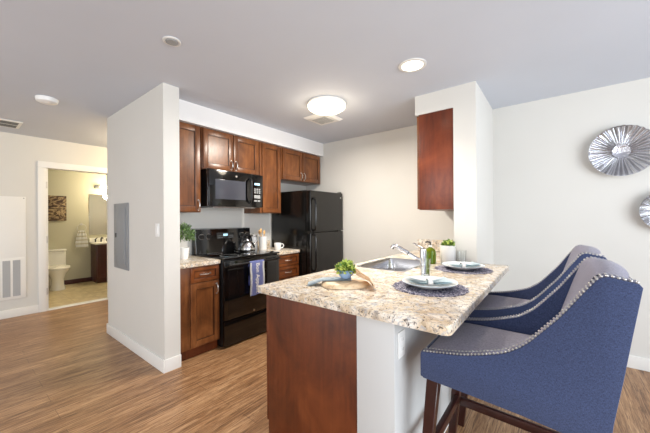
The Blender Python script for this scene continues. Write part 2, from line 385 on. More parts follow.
# upper cabinets (faces toward +x)
XU = -2.945; ZT = 2.288
def upper(y0, y1, z0, doors, label, handles):
    t = thing('upper_cabinet', (-3.1, (y0 + y1) / 2, z0), label, 'cabinet')
    carcass(t, XK + .002, XU, y0, y1, z0, ZT)
    n = len(doors)
    for (a, b), hy in zip(doors, handles):
        d = shaker(t, 'door', XU, a, b, z0 + .008, ZT - .012)
        if hy is not None: pull(d, XU + .02, hy, z0 + .075)
upper(1.285, 1.635, 1.385, [(1.30, 1.625)], 'single door cherry wall cabinet next to the white partition, left of the microwave', [1.60])
upper(1.65, 2.415, 1.852, [(1.66, 2.025), (2.035, 2.39)], 'two door cherry wall cabinet directly above the black microwave', [1.998, 2.062])
upper(2.425, 2.785, 1.385, [(2.455, 2.765)], 'tall narrow cherry wall cabinet between microwave and refrigerator', [None])
upper(2.795, 3.63, 1.85, [(2.81, 3.20), (3.21, 3.615)], 'short two door cherry wall cabinet over the black refrigerator', [3.172, 3.238])
# cabinet over the sink side, on the wing wall, doors toward -x
t = thing('upper_cabinet', (-.9, 3.2, 1.39), 'cherry wall cabinet with plain end panel hung on the wing wall above the sink', 'cabinet')
MB().box(-1.04, -.727, YW + .004, YB - .002, 1.39, 2.303, bev=.002).build('body', CHERRYR, t)
for a, b, hy in ((YW + .008, 3.225, 3.19), (3.235, YB - .008, 3.27)):
    d = shaker(t, 'door', -1.041, a, b, 1.398, 2.295, d=-1); pull(d, -1.061, hy, 1.47, d=-1)

# base cabinets along the range wall
XF = -2.70
def base(y0, y1, rows, label, filler=0):
    t = thing('base_cabinet', (-3.0, (y0 + y1) / 2, 0), label, 'cabinet')
    carcass(t, XK + .002, XF, y0, y1, .095, .864)
    MB().box(XK + .002, XF - .035, y0, y1, 0, .095).build('toe_kick', CHERRYP, t)
    for kind, z0, z1 in rows:
        a, b = y0 + filler + .008, y1 - .008
        if kind == 'drawer':
            d = shaker(t, 'drawer', XF, a, b, z0, z1, rail=.034, m=CHERRYH); pull(d, XF + .02, (a + b) / 2, (z0 + z1) / 2, False)
        else:
            d = shaker(t, 'door', XF, a, b, z0, z1); pull(d, XF + .02, b - .03, z1 - .08)
    return t
base(1.28, 1.69, [('drawer', .715, .855), ('door', .108, .703)], 'cherry base cabinet with one drawer and one door between partition and range', .1)
base(2.462, 2.86, [('drawer', .715, .855), ('drawer', .565, .705), ('drawer', .34, .555), ('drawer', .108, .33)], 'cherry drawer base cabinet between the range and the refrigerator')
def worktop(name, y0, y1, label):
    t = thing(name, (-2.97, (y0 + y1) / 2, .865), label, 'countertop')
    MB().box(XK + .001, -2.665, y0, y1, .866, .905, bev=.006).build('slab', STONE, t)
    return t
worktop('countertop', 1.279, 1.69, 'short speckled beige countertop left of the black range')
worktop('countertop', 2.462, 2.862, 'short speckled beige countertop right of the range, beside the refrigerator')
struct('trim_5', MB().box(XK, XK + .02, 1.28, 1.67, .906, 1.0, bev=.003).box(XK, XK + .02, 2.47, 2.86, .906, 1.0, bev=.003), STONE)

# ------------------------------------------------------------------ range
R0, R1 = 1.70, 2.452; XR = -2.625
t = thing('range', (-2.95, 2.07, 0), 'black freestanding electric range with glass cooktop and oven', 'stove')
MB().box(-3.26, XR - .035, R0, R1, .03, .895, bev=.003).box(-3.2, XR - .08, R0 + .02, R1 - .02, 0, .03).build('body', BLACKM, t)
ct = MB().box(-3.26, XR + .005, R0 - .002, R1 + .002, .897, .917, bev=.005).build('cooktop', GLASSTOP, t)
for x, y, r in ((-2.8, 1.88, .1), (-2.8, 2.26, .085), (-3.08, 1.88, .08), (-3.08, 2.26, .1)):
    MB().lathe((x, y, .9172), [(r, 0), (r, .0006), (r - .004, .0006), (r - .004, 0)], 40).build('burner_ring', GREYPL, ct)
m = MB().prism([(-3.262, .917), (-3.16, .917), (-3.185, 1.195), (-3.262, 1.205)], 'y', R0, R1, bev=.006); bg = m.build('backguard', BLACK, t)
def onbg(z): return -3.16 - (z - .917) * .09
for y in (1.77, 1.86, 2.32, 2.40):
    zc = 1.11
    MB().cyl((onbg(zc) + .012, y, zc), .024, .026, 'x', 20).box(onbg(zc) + .02, onbg(zc) + .03, y - .004, y + .004, zc - .022, zc + .022).build('knob', BLACKM, bg)
    MB().lathe((onbg(zc) + .001, y, zc), [(.032, 0), (.032, .002), (.029, .002), (.029, 0)], 24, 'x').build('dial_ring', NICKEL, bg)
MB().box(onbg(1.11) - .004, onbg(1.11) + .003, 1.965, 2.20, 1.075, 1.15, bev=.002).build('control_panel', BLACKM, bg)
MB().box(onbg(1.12) + .003, onbg(1.12) + .006, 2.05, 2.11, 1.108, 1.135).build('display', LED, bg)
for s0 in (1.975, 2.125):
    m = MB()
    for i in range(4):
        for j in range(2): m.box(onbg(1.1) + .002, onbg(1.1) + .005, s0 + i * .018, s0 + i * .018 + .009, 1.086 + j * .022, 1.092 + j * .022)
    m.build('button_row', GREYPL, bg)
# oven door with window, handle, drawer
od = MB().box(XR - .035, XR, R0 + .004, R1 - .004, .285, .885, bev=.006).build('oven_door', BLACK, t)
MB().box(XR, XR + .003, R0 + .05, R1 - .05, .33, .80, bev=.001).build('window', DGLASS, od)
m = MB().tube([(XR + .045, R0 + .03, .845), (XR + .045, R1 - .03, .845)], .012, 12)
for y in (R0 + .05, R1 - .05): m.box(XR - .001, XR + .045, y - .012, y + .012, .833, .857, bev=.003)
m.build('handle', BLACKM, od)
MB().cyl((XR + .004, 2.07, .312), .011, .003, 'x', 20).build('badge', NICKEL, od)
dr = MB().box(XR - .035, XR - .003, R0 + .004, R1 - .004, .022, .275, bev=.006).build('drawer', BLACK, t)

# dish towel on the oven handle
ty0, ty1 = 1.975, 2.165
t = thing('dish_towel', (-2.575, 2.07, .5), 'blue dish towel with white lettering and border hanging from the oven handle', 'towel')
def towel_grid(y0, y1, off=0):
    g = []
    prof = [(-2.612, .60), (-2.613, .70), (-2.613, .80), (-2.611, .845), (-2.604, .857), (-2.595, .860), (-2.586, .857), (-2.579, .845), (-2.577, .78), (-2.576, .70), (-2.578, .62), (-2.580, .55), (-2.578, .497)]
    n = 13
    for k, (x, z) in enumerate(prof):
        row = []
        for j in range(n):
            v = j / (n - 1); drop = max(0, (.85 - z)) / .35
            row.append((x + .017 + (.003 * math.sin(v * 9) * drop if k > 6 else 0) + off * (1 if k > 5 else 0), y0 + (y1 - y0) * v + .004 * math.sin(z * 22), z - .006 * math.sin(v * 5) * drop))
        g.append(row)
    return g
MB().sheet(towel_grid(ty0, ty1), .003).build('cloth', TOWELB, t)
for a, b in ((ty0 - .0008, ty0 + .022), (ty1 - .022, ty1 + .0008)): MB().sheet([[ (p[0] + .0022, p[1], p[2]) for p in r] for r in towel_grid(a, b)[7:]], .0012).build('border', TOWELW, t)
def text_mesh(txt, size, ext=.0008, font_sx=1.0):
    cu = bpy.data.curves.new('txt', 'FONT'); cu.body = txt; cu.size = size; cu.extrude = ext; cu.align_x = 'CENTER'; cu.align_y = 'CENTER'
    o = bpy.data.objects.new('txt', cu); C.objects.link(o); dg = bpy.context.evaluated_depsgraph_get(); dg.update()
    me = bpy.data.meshes.new_from_object(o.evaluated_get(dg)); bpy.data.objects.remove(o); return me
me = text_mesh('Bon Appetit', .066)
me.transform(Matrix.Translation((-2.5545, 2.07, .675)) @ Matrix(((0, 0, 1, 0), (0, 1, 0, 0), (-1, 0, 0, 0), (0, 0, 0, 1))))
m = MB(); m.b.from_mesh(me); m.build('lettering', TOWELW, t, smooth=False)

# ------------------------------------------------------------------ microwave
M0, M1 = 1.68, 2.405; XM = -2.86
t = thing('microwave', (-3.05, 2.05, 1.445), 'black over the range microwave under the cherry wall cabinet', 'microwave')
MB().box(XK + .003, XM - .03, M0, M1, 1.45, 1.846, bev=.003).build('body', BLACKM, t)
md_ = MB().box(XM - .03, XM, M0, M1 - .17, 1.452, 1.846, bev=.006).build('door', BLACK, t)
MB().box(XM, XM + .002, M0 + .075, M1 - .26, 1.53, 1.745, bev=.001).build('window', MGLASS, md_)
m = MB().tube([(XM, M1 - .205, 1.50), (XM + .03, M1 - .205, 1.515), (XM + .042, M1 - .205, 1.56), (XM + .045, M1 - .205, 1.645), (XM + .042, M1 - .205, 1.73), (XM + .03, M1 - .205, 1.775), (XM, M1 - .205, 1.79)], .012, 10)
m.build('handle', BLACKM, md_)
MB().cyl((XM + .001, 2.02, 1.795), .012, .003, 'x', 20).build('badge', NICKEL, md_)
cp = MB().box(XM - .03, XM - .001, M1 - .168, M1, 1.452, 1.846, bev=.004).build('control_panel', BLACK, t)
MB().box(XM - .001, XM + .001, M1 - .13, M1 - .05, 1.72, 1.745).build('display', LED, cp)
m = MB()
for r in range(3):
    for c_ in range(3): m.box(XM - .001, XM + .0015, M1 - .135 + c_ * .034, M1 - .111 + c_ * .034, 1.665 - r * .022, 1.679 - r * .022)
for c_ in range(2): m.box(XM - .001, XM + .0015, M1 - .135 + c_ * .05, M1 - .095 + c_ * .05, 1.52, 1.54)
m.box(XM - .001, XM + .0015, M1 - .135, M1 - .045, 1.56, 1.60)
m.build('button', GREYPL, cp)
MB().box(-3.2, XM - .06, M0 + .08, M1 - .08, 1.44, 1.45).build('underside_filter', STEEL, t)
MB().box(XM - .04, XM - .028, M0 - .001, M0 + .004, 1.452, 1.846).build('edge_trim', STEEL, t)

# ------------------------------------------------------------------ refrigerator
F0, F1 = 2.885, 3.62; XD = -2.50
t = thing('refrigerator', (-2.9, 3.25, 0), 'black top freezer refrigerator in the corner beside the countertop', 'refrigerator')
MB().box(-3.24, XD - .085, F0, F1, .03, 1.685, bev=.006).box(-3.2, XD - .12, F0 + .02, F1 - .02, 0, .03).build('body', FRIDGE, t)
fz = MB().box(XD - .075, XD, F0, F1, 1.135, 1.68, bev=.012, seg=3).build('freezer_door', FRIDGE, t)
fd = MB().box(XD - .075, XD, F0, F1, .07, 1.122, bev=.012, seg=3).build('refrigerator_door', FRIDGE, t)
def fh(par, z0, z1):
    m = MB().tube([(XD - .005, F0 + .05, z0), (XD + .04, F0 + .05, z0 + .02), (XD + .05, F0 + .05, z0 + .08), (XD + .05, F0 + .05, z1 - .08), (XD + .04, F0 + .05, z1 - .02), (XD - .005, F0 + .05, z1)], .013, 12)
    m.build('handle', BLACK, par)
fh(fz, 1.15, 1.58); fh(fd, .62, 1.11)
MB().cyl((XD + .001, F1 - .06, 1.61), .013, .003, 'x', 20).build('badge', NICKEL, fz)
MB().box(XD - .06, XD - .02, F1 - .06, F1 - .01, 1.68, 1.695, bev=.003).build('hinge_cover', BLACKM, t)
MB().box(XD - .05, XD + .003, F1 - .04, F1 - .006, 1.12, 1.137, bev=.002).build('middle_hinge', NICKEL, t)

# ------------------------------------------------------------------ peninsula
CZ = .905
t = thing('peninsula_cabinet', (-1.07, 2.0, 0), 'cherry peninsula base cabinet under the speckled bar counter', 'cabinet')
MB().box(-1.37, -.747, 1.205, YB - .003, .1, .64, bev=.001).box(-1.37, -.747, 1.205, 2.08, .64, .864).box(-1.37, -.747, 2.80, YB - .003, .64, .864).box(-1.37, -1.355, 2.08, 2.80, .64, .864).build('body', CHERRYP, t)
MB().box(-1.375, -.747, 1.19, 1.2045, .0, .864, bev=.0015).build('end_panel', CHERRYP, t)
MB().box(-1.39, -1.3755, 1.19, 1.235, .1, .864, bev=.0015).build('corner_stile', CHERRYP, t)
MB().box(-1.31, -.76, 1.21, YB - .003, 0, .099).build('toe_kick', TOE, t)
for a, b, kd in ((1.235, 1.65, 1), (1.66, 2.07, 1), (2.08, 2.45, 0), (2.46, 2.83, 0), (2.84, 3.24, 1), (3.25, 3.65, 1)):
    if kd:
        d = shaker(t, 'drawer', -1.371, a, b, .715, .855, rail=.034, m=CHERRYH, d=-1); pull(d, -1.391, (a + b) / 2, .785, False, -1)
        d = shaker(t, 'door', -1.371, a, b, .108, .703, d=-1); pull(d, -1.391, b - .03, .62, True, -1)
    else:
        d = shaker(t, 'door', -1.371, a, b, .108, .855, d=-1); pull(d, -1.391, (b - .03 if a < 2.4 else a + .03), .77, True, -1)
# white corner post cover of the pony wall
struct('trim_6', MB().box(-.746, -.554, 1.188, 1.2, 0, .864, bev=.002), POST)

# counter slab with a sink cut-out, built as a mesh
SX0, SX1, SY0, SY1 = -1.34, -.925, 2.14, 2.78
XL, XLF, XRt, Y0, YE = -1.45, -1.40, -.318, 1.165, 2.945
t = thing('bar_countertop', (-.9, 2.2, .866), 'long speckled beige bar countertop of the peninsula with rounded front corner', 'countertop')
mb = MB(); b = mb.b
def rc(cx, cy, r, a0, a1, n=5): return [(cx + r * math.cos(a0 + (a1 - a0) * i / n), cy + r * math.sin(a0 + (a1 - a0) * i / n)) for i in range(n + 1)]
outer = rc(XL + .02, Y0 + .02, .02, PI, 1.5 * PI) + rc(XRt - .03, Y0 + .03, .03, 1.5 * PI, 2 * PI) + rc(XRt - .02, YE - .02, .02, 0, .5 * PI) + [(-.538, YE), (-.538, YW - .002), (-.727, YW - .002), (-.727, YB - .001), (XLF, YB - .001)]
inner = []
for cx, cy, a in ((SX0 + .06, SY0 + .06, PI), (SX1 - .06, SY0 + .06, 1.5 * PI), (SX1 - .06, SY1 - .06, 0), (SX0 + .06, SY1 - .06, .5 * PI)): inner += rc(cx, cy, .06, a, a + PI / 2)
def loop(pts, z): return [b.verts.new((p[0], p[1], z)) for p in pts]
lo = loop(outer, CZ - .004); li = loop(inner, CZ); lo_in = None
# chamfer ring
def inset(pts, d):
    n = len(pts); out = []
    for i in range(n):
        p0, p1, p2 = Vector(pts[i - 1]), Vector(pts[i]), Vector(pts[(i + 1) % n])
        e1 = (p1 - p0).normalized(); e2 = (p2 - p1).normalized(); n1 = Vector((-e1.y, e1.x)); n2 = Vector((-e2.y, e2.x)); k = (n1 + n2); k /= max(.3, (1 + n1.dot(n2)))
        out.append(tuple(p1 + k * d))
    return out
top = loop(inset(outer, .004), CZ)
n = len(outer)
for i in range(n): b.faces.new((lo[i], lo[(i + 1) % n], top[(i + 1) % n], top[i]))
bo = loop(outer, .866)
for i in range(n): b.faces.new((bo[i], bo[(i + 1) % n], lo[(i + 1) % n], lo[i]))
bi = loop(inner, .866); m_ = len(inner)
for i in range(m_): b.faces.new((li[i], li[(i + 1) % m_], bi[(i + 1) % m_], bi[i]))
def capring(A, I):
    es = [b.edges.get((A[i], A[(i + 1) % len(A)])) for i in range(len(A))] + [b.edges.get((I[i], I[(i + 1) % len(I)])) for i in range(len(I))]
    bmesh.ops.triangle_fill(b, use_beauty=True, use_dissolve=False, edges=es)
capring(top, li); capring(bo, bi)
mb.build('slab', STONE, t, ang=25)
struct('trim_7', MB().box(-1.375, -.727, YB - .02, YB, .906, 1.045, bev=.003), STONE)
# sink
t = thing('kitchen_sink', (-1.12, 2.46, .70), 'stainless steel drop in sink set into the bar countertop', 'sink')
m = MB(); g = []
def rr_loop(x0, x1, y0, y1, r, z):
    o_ = []
    for cx, cy, a in ((x0 + r, y0 + r, PI), (x1 - r, y0 + r, 1.5 * PI), (x1 - r, y1 - r, 0), (x0 + r, y1 - r, .5 * PI)): o_ += [(p[0], p[1], z) for p in rc(cx, cy, r, a, a + PI / 2)]
    return o_ + [o_[0]]
e = .018
g = [rr_loop(SX0 - e, SX1 + e, SY0 - e, SY1 + e, .075, .9052), rr_loop(SX0 - e + .002, SX1 + e - .002, SY0 - e + .002, SY1 + e - .002, .075, .910), rr_loop(SX0 + .004, SX1 - .004, SY0 + .004, SY1 - .004, .056, .908),
     rr_loop(SX0 + .01, SX1 - .01, SY0 + .01, SY1 - .01, .055, .895), rr_loop(SX0 + .018, SX1 - .018, SY0 + .018, SY1 - .018, .055, .76), rr_loop(SX0 + .05, SX1 - .05, SY0 + .05, SY1 - .05, .05, .735), rr_loop(-1.13, -1.11, 2.45, 2.47, .008, .732)]
m.sheet(g); m.build('basin', STEEL, t)
MB().cyl((-1.12, 2.46, .738), .04, .006).build('drain', CHROME, t)

# faucet
fx, fy = -.868, 2.42
t = thing('faucet', (fx, fy, CZ), 'chrome single lever kitchen faucet with angled pull out spout behind the sink', 'faucet')
MB().lathe((fx, fy, CZ), [(0, 0), (.032, 0), (.032, .008), (.026, .014), (.025, .05), (.026, .14), (.024, .152), (.014, .158), (0, .158)], 24).build('body', CHROME, t)
d = Vector((-.21, -.06, .125))
sp = MB().tube([Vector((fx, fy, CZ + .045)), Vector((fx, fy, CZ + .045)) + d * .55], .0125, 14).build('spout', CHROME, t)
s0 = Vector((fx, fy, CZ + .045)) + d * .55; s1 = Vector((fx, fy, CZ + .045)) + d * 1.02
MB().tube([s0, s0 + (s1 - s0) * .1, s1, s1 + Vector((-.018, -.006, -.002)), s1 + Vector((-.03, -.01, -.022))], .015, 14, rs=[.0145, .017, .018, .019, .017]).build('spray_head', CHROME, t)
MB().tube([s0 - d * .02, s0 + d * .012], .0155, 12).build('spray_collar', BLACKM, t)
MB().tube([(fx, fy, CZ + .15), (fx - .02, fy, CZ + .168), (fx - .085, fy + .005, CZ + .195)], .008, 10, rs=[.016, .009, .006]).build('lever', CHROME, t)

# soap bottle
bx, by = -.89, 2.66
t = thing('soap_bottle', (bx, by, CZ), 'clear pump bottle of green soap with dark pump beside the faucet', 'bottle')
MB().lathe((bx, by, CZ), [(0, .0), (.043, .0), (.045, .006), (.045, .115), (.038, .13), (.016, .142), (.014, .15), (0, .15)], 28).build('bottle_body', SOAP, t)
for k in range(7):
    a = k * 2 * PI / 7; m = MB().box(-.002, .002, -.006, .006, 0, .10)
    for v in m.b.verts: v.co = Matrix.Rotation(a, 4, 'Z') @ (v.co + Vector((.046, 0, 0))) + Vector((bx, by, CZ + .01))
    m.build('leaf_stripe', LEAF, t)
MB().cyl((bx, by, CZ + .157), .016, .016).build('collar', CERAM, t)
MB().cyl((bx, by, CZ + .178), .006, .03).tube([(bx, by, CZ + .192), (bx - .02, by - .01, CZ + .194), (bx - .036, by - .02, CZ + .19)], .006).build('pump', BLACKM, t)

# foliage helper
def leaves(mb, c, n, rx, rz, size, up=.2, curl=.25, zs=1.0):
    for i in range(n):
        a = random.uniform(0, 2 * PI); e = math.asin(random.uniform(-.15, 1)); rr_ = random.uniform(.55, 1)
        d_ = Vector((math.cos(a) * math.cos(e), math.sin(a) * math.cos(e), math.sin(e)))
        p = Vector(c) + Vector((d_.x * rx * rr_, d_.y * rx * rr_, d_.z * rz * rr_))
        s_ = size * random.uniform(.7, 1.25); t_ = (d_ + Vector((random.uniform(-.5, .5), random.uniform(-.5, .5), up + random.uniform(-.3, .4)))).normalized()
        q = t_.cross(Vector((random.uniform(-1, 1), random.uniform(-1, 1), random.uniform(-1, 1)))).normalized(); w_ = t_.cross(q)
        v = [p - t_ * s_ * .5, p + q * s_ * .26 + w_ * s_ * .06, p + t_ * s_ * .5 + w_ * s_ * curl, p - q * s_ * .26 + w_ * s_ * .06, p - w_ * s_ * .05]
        vs = [mb.b.verts.new(x) for x in v]
        for f in ((0, 1, 4), (1, 2, 4), (2, 3, 4), (3, 0, 4)): mb.b.faces.new([vs[j] for j in f])
    return mb
# chevron planter
px_, py_ = -.755, 2.725
t = thing('potted_succulent', (px_, py_, CZ), 'green succulent in a white chevron patterned pot at the end of the bar', 'plant')
MB().lathe((px_, py_, CZ), [(0, 0), (.058, 0), (.062, .006), (.064, .165), (.058, .165), (.056, .15), (0, .15)], 36).build('pot', CHEV, t)
m = leaves(MB(), (px_, py_, CZ + .158), 120, .055, .05, .04); m.build('foliage', LEAF, t)
leaves(MB(), (px_, py_, CZ + .165), 60, .05, .05, .035).build('young_foliage', LEAF2, t)

# tumblers
def tumbler(x, y, label):
    t = MB().lathe((0, 0, 0), [(0, 0), (.028, 0), (.030, .004), (.036, .125), (.0345, .125), (.029, .016), (0, .014)], 28).build('drinking_glass', CLEAR)
    t.location = (x, y, CZ); return tag(t, label, 'glass', 'drinking glasses on the bar')
g1_ = tumbler(-.725, 2.06, 'clear drinking glass behind the nearer place setting, in front of the faucet')
g2_ = g1_.copy(); C.objects.link(g2_); g2_.location = (-.645, 2.74, CZ); g2_['label'] = 'clear drinking glass beside the chevron plant pot, behind the farther plate'

# place settings
def ripple_disc(mb, r, z, th, n=72, amp=.004):
    rings = []
    for k, rr_ in enumerate((0.0, r * .35, r * .7, r * .93, r)):
        rings.append([(rr_ + (amp * math.sin(i * 2 * PI / n * 18) if k == 4 else 0), i * 2 * PI / n) for i in range(n)])
    c0 = mb.b.verts.new((0, 0, z + th)); c1 = mb.b.verts.new((0, 0, z)); T = []; Bm = []
    for rg in rings[1:]:
        T.append([mb.b.verts.new((a * math.cos(q), a * math.sin(q), z + th)) for a, q in rg])
        Bm.append([mb.b.verts.new((a * math.cos(q), a * math.sin(q), z)) for a, q in rg])
    for L_, c_ in ((T, c0), (Bm, c1)):
        for i in range(n): mb.b.faces.new((c_, L_[0][i], L_[0][(i + 1) % n]))
        for a, b_ in zip(L_, L_[1:]):
            for i in range(n): mb.b.faces.new((a[i], a[(i + 1) % n], b_[(i + 1) % n], b_[i]))
    for i in range(n): mb.b.faces.new((T[-1][i], T[-1][(i + 1) % n], Bm[-1][(i + 1) % n], Bm[-1][i]))
    return mb
def placemat(loc, label):
    o = ripple_disc(MB(), .208, 0, .004).build('placemat', MAT_); o.location = loc; return tag(o, label, 'placemat', 'navy placemats on the bar')
PC = [(-.59, 1.745), (-.585, 2.51)]
pm = placemat((*PC[0], CZ + .0005), 'round navy woven placemat nearer the rounded counter corner')
pm2 = pm.copy(); C.objects.link(pm2); pm2.location = (*PC[1], CZ + .0005); pm2['label'] = 'round navy woven placemat farther away, by the wing wall'
pt = thing('dinner_plate', (*PC[0], CZ + .0047), 'white dinner plate with pale blue rim on the nearer placemat', 'plate', 'plates on the placemats')
MB().lathe((0, 0, 0), [(0, 0), (.075, 0), (.088, .006), (.145, .026), (.154, .032), (.154, .035), (.145, .032), (.088, .012), (0, .010)], 48).build('dish', CERAM, pt, local=True)
MB().lathe((0, 0, 0), [(.150, .0338), (.1545, .0355), (.155, .034), (.1542, .0315)], 48).build('rim_band', NAPK, pt, local=True)
pt2 = copy_tree(pt); pt2.location = (*PC[1], CZ + .0047); pt2['label'] = 'white dinner plate with pale blue rim on the farther placemat'
def napkin():
    t = thing('folded_napkin', (*PC[0], CZ + .017), 'pale blue folded napkin with gathered middle on the nearer plate', 'napkin', 'napkins on the plates')
    for lay in range(2):
        g = []
        for i in range(25):
            u = -1 + i / 12; w_ = .016 + .056 * abs(u) ** 1.1 - lay * .004; row = []
            for j in range(9):
                v = -1 + j / 4
                z = .012 * lay + .006 + .022 * abs(u) ** 2.2 * (1 - .3 * lay) + .012 * math.exp(-(u / .15) ** 2) * (1 - v * v) + .004 * math.cos(v * 7) * (1 - abs(u) * .4)
                row.append((u * (.122 - lay * .014), v * w_, z))
            g.append(row)
        MB().sheet(g, .002).build('cloth_layer', NAPK, t, local=True)
    MB().lathe((0, 0, .019), [(.022, -.014), (.026, -.014), (.026, .014), (.022, .014)], 20, 'x', closed=True, sy=1.0, sx=.75).build('napkin_ring', CERAM, t, local=True)
    t.rotation_euler = (0, 0, math.radians(38)); return t
nk = napkin(); nk2 = copy_tree(nk); nk2.location = (*PC[1], CZ + .017); nk2['label'] = 'pale blue folded napkin with gathered middle on the farther plate'

# serving board group near the left end
bd = Vector((-1.02, 1.49, CZ)); RB = math.radians(38)
def rot2(x, y): return (bd.x + x * math.cos(RB) - y * math.sin(RB), bd.y + x * math.sin(RB) + y * math.cos(RB))
t = thing('wooden_board', tuple(bd), 'pale striped wooden serving board on the bar under the blue bowl', 'board')
m = MB(); N_ = 40; prof = []
for z, k in ((.001, .97), (.004, 1.0), (.014, .97), (.024, .86), (.026, .82)):
    prof.append((k, z))
rows = []
for k, z in prof:
    rows.append([m.b.verts.new((*rot2(.150 * k * math.cos(q) * (1 + .06 * math.sin(3 * q + 1)), .115 * k * math.sin(q) * (1 + .05 * math.cos(2 * q))), CZ + z)) for q in [2 * PI * i / N_ for i in range(N_)]])
for a, b_ in zip(rows, rows[1:]):
    for i in range(N_): m.b.faces.new((a[i], a[(i + 1) % N_], b_[(i + 1) % N_], b_[i]))
m.b.faces.new(rows[0][::-1]); m.b.faces.new(rows[-1]); m.build('board_slab', OLIVE, t)
# blue napkin laid flat under the bowl reaching left
t = thing('cloth_napkin', (*rot2(-.1, .02), CZ + .01), 'folded pale blue cloth napkin lying under the bowl and off the left of the board', 'napkin')
for lay in range(3):
    g = []
    for i in range(21):
        u = i / 20; x = -.225 + .27 * u; row = []
        zt = .0305 if x > -.14 else max(.003, .0305 - (-.14 - x) * .34)
        for j in range(7):
            v = -1 + j / 3; row.append((*rot2(x, .03 + v * (.045 - lay * .003) + .05 * u * .3), CZ + zt + lay * .0035 + .001 * math.sin(v * 3 + u * 6)))
        g.append(row)
    MB().sheet(g, .0025).build('cloth_layer', NAPL, t)
# bowl
bw = Vector((*rot2(.01, .035), CZ + .0405))
t = thing('potted_succulent', tuple(bw), 'yellow green succulent in a small blue glazed bowl on the wooden board', 'plant')
MB().lathe(bw, [(0, 0), (.026, 0), (.03, .004), (.05, .028), (.056, .052), (.053, .052), (.046, .03), (.026, .008), (0, .006)], 36).build('bowl_body', BOWLB, t)
leaves(MB(), (bw.x, bw.y, bw.z + .045), 240, .066, .065, .034).build('foliage', LEAF2, t)
leaves(MB(), (bw.x, bw.y, bw.z + .042), 110, .06, .06, .034).build('dark_foliage', LEAF, t)
# striped cloth draped over right side of board
t = thing('tea_towel', (*rot2(.09, 0), CZ + .03), 'tan and brown striped tea towel gathered on the board right of the blue bowl', 'towel')
g = []
for i in range(15):
    u = i / 14; row = []
    for j in range(13):
        v = -1 + j / 6
        x = .066 + .106 * u ** .9; z = .034 + .066 * (1 - u) ** 1.15 * (1 - .3 * v * v) + .007 * math.sin(v * 8 + u * 2) * (.3 + .7 * (1 - u))
        if x > .152: z = max(.006, z - .022)
        y = -.012 + v * (.042 + .055 * u) - .03 * u
        row.append((*rot2(x, y), CZ + z))
    g.append(row)
TEA = wood('striped_linen', (120, 80, 52), (222, 188, 146), (244, 224, 192), axis=0, rough=.9, scale=2.2, blotch=.1)
MB().sheet(g, .003).build('cloth', TEA, t)

# ------------------------------------------------------------------ things on the range-wall counters
t = thing('potted_herb', (-3.04, 1.50, CZ), 'leafy green herb in a small pale pot in the corner by the partition', 'plant')
MB().lathe((-3.04, 1.50, CZ), [(0, 0), (.042, 0), (.054, .10), (.056, .115), (.05, .115), (.046, .1), (0, .1)], 24).build('pot', CERAM, t)
leaves(MB(), (-3.04, 1.50, CZ + .215), 250, .12, .16, .042).build('foliage', LEAF3, t)
leaves(MB(), (-3.04, 1.50, CZ + .20), 110, .11, .15, .036).build('young_foliage', LEAF, t)
kx, ky, kz = -2.98, 2.25, .9185
t = thing('kettle', (kx, ky, kz), 'polished stainless steel kettle with arched handle on the range cooktop', 'kettle'); t.scale = (1.13, 1.13, 1.13)
MB().lathe((kx, ky, kz), [(0, 0), (.085, 0), (.092, .008), (.094, .03), (.082, .07), (.055, .105), (.035, .115), (0, .118)], 32).build('body', STEEL, t)
MB().lathe((kx, ky, kz + .114), [(.034, 0), (.03, .008), (.008, .012), (.007, .02), (.011, .028), (0, .034)], 20).build('lid', STEEL, t)
MB().tube([(kx, ky + .07, kz + .05), (kx + .01, ky + .1, kz + .075), (kx + .012, ky + .12, kz + .105)], .014, 10, rs=[.02, .013, .01]).build('spout', STEEL, t)
MB().tube([(kx, ky + .065 * math.cos(a), kz + .085 + .105 * math.sin(a)) for a in [PI * i / 12 for i in range(13)]], .007, 8).build('handle', BLACKM, t)
cx_, cy_ = -3.06, 2.565
t = thing('utensil_crock', (cx_, cy_, CZ), 'tall white ceramic crock behind the mug, right of the range', 'crock')
MB().lathe((cx_, cy_, CZ), [(0, 0), (.05, 0), (.052, .004), (.056, .17), (.058, .175), (.052, .175), (.048, .01), (0, .008)], 28).build('crock_body', CERAM, t)
for i, (dx, dy, L_) in enumerate(((-.02, -.02, .24), (.01, -.03, .26), (.02, .0, .235))):
    tt = thing('wooden_spoon', (cx_ + dx * .5, cy_ + dy * .5, CZ + .01), None, 'utensil', 'wooden utensils in the crock')
    p0 = Vector((cx_ + dx * .5, cy_ + dy * .5, CZ + .012)); p1 = p0 + Vector((dx * .9, dy * .9, L_ - .04))
    MB().tube([p0, p1], .005, 8).build('shaft', BEECH, tt)
    MB().sph(p1 + Vector((dx * .1, dy * .1, .02)), .02, sz=1.5, sy=.9, sx=.4).build('spoon_head', BEECH, tt)
    tt['label'] = ['wooden spoon leaning back left in the white crock', 'tallest wooden spoon leaning left in the white crock', 'wooden spoon standing nearest the front of the white crock'][i]
t = thing('canister', (-3.185, 2.515, CZ), 'pale grey glass canister behind the kettle, left of the white crock', 'canister')
MB().lathe((-3.185, 2.515, CZ), [(0, 0), (.05, 0), (.052, .006), (.052, .17), (0, .172)], 28).build('jar', mat('pale_grey_glass', (196, 198, 200), .15), t)
MB().lathe((-3.185, 2.515, CZ + .172), [(.048, 0), (.05, .004), (.05, .02), (.01, .026), (.012, .04), (0, .042)], 28).build('lid', NICKEL, t)
mx, my = -2.87, 2.655
t = thing('mug', (mx, my, CZ), 'white coffee mug on the countertop between range and refrigerator', 'mug')
MB().lathe((mx, my, CZ), [(0, 0), (.032, 0), (.037, .006), (.045, .06), (.046, .09), (.0425, .09), (.041, .06), (.032, .01), (0, .008)], 28).build('cup', CERAM, t)
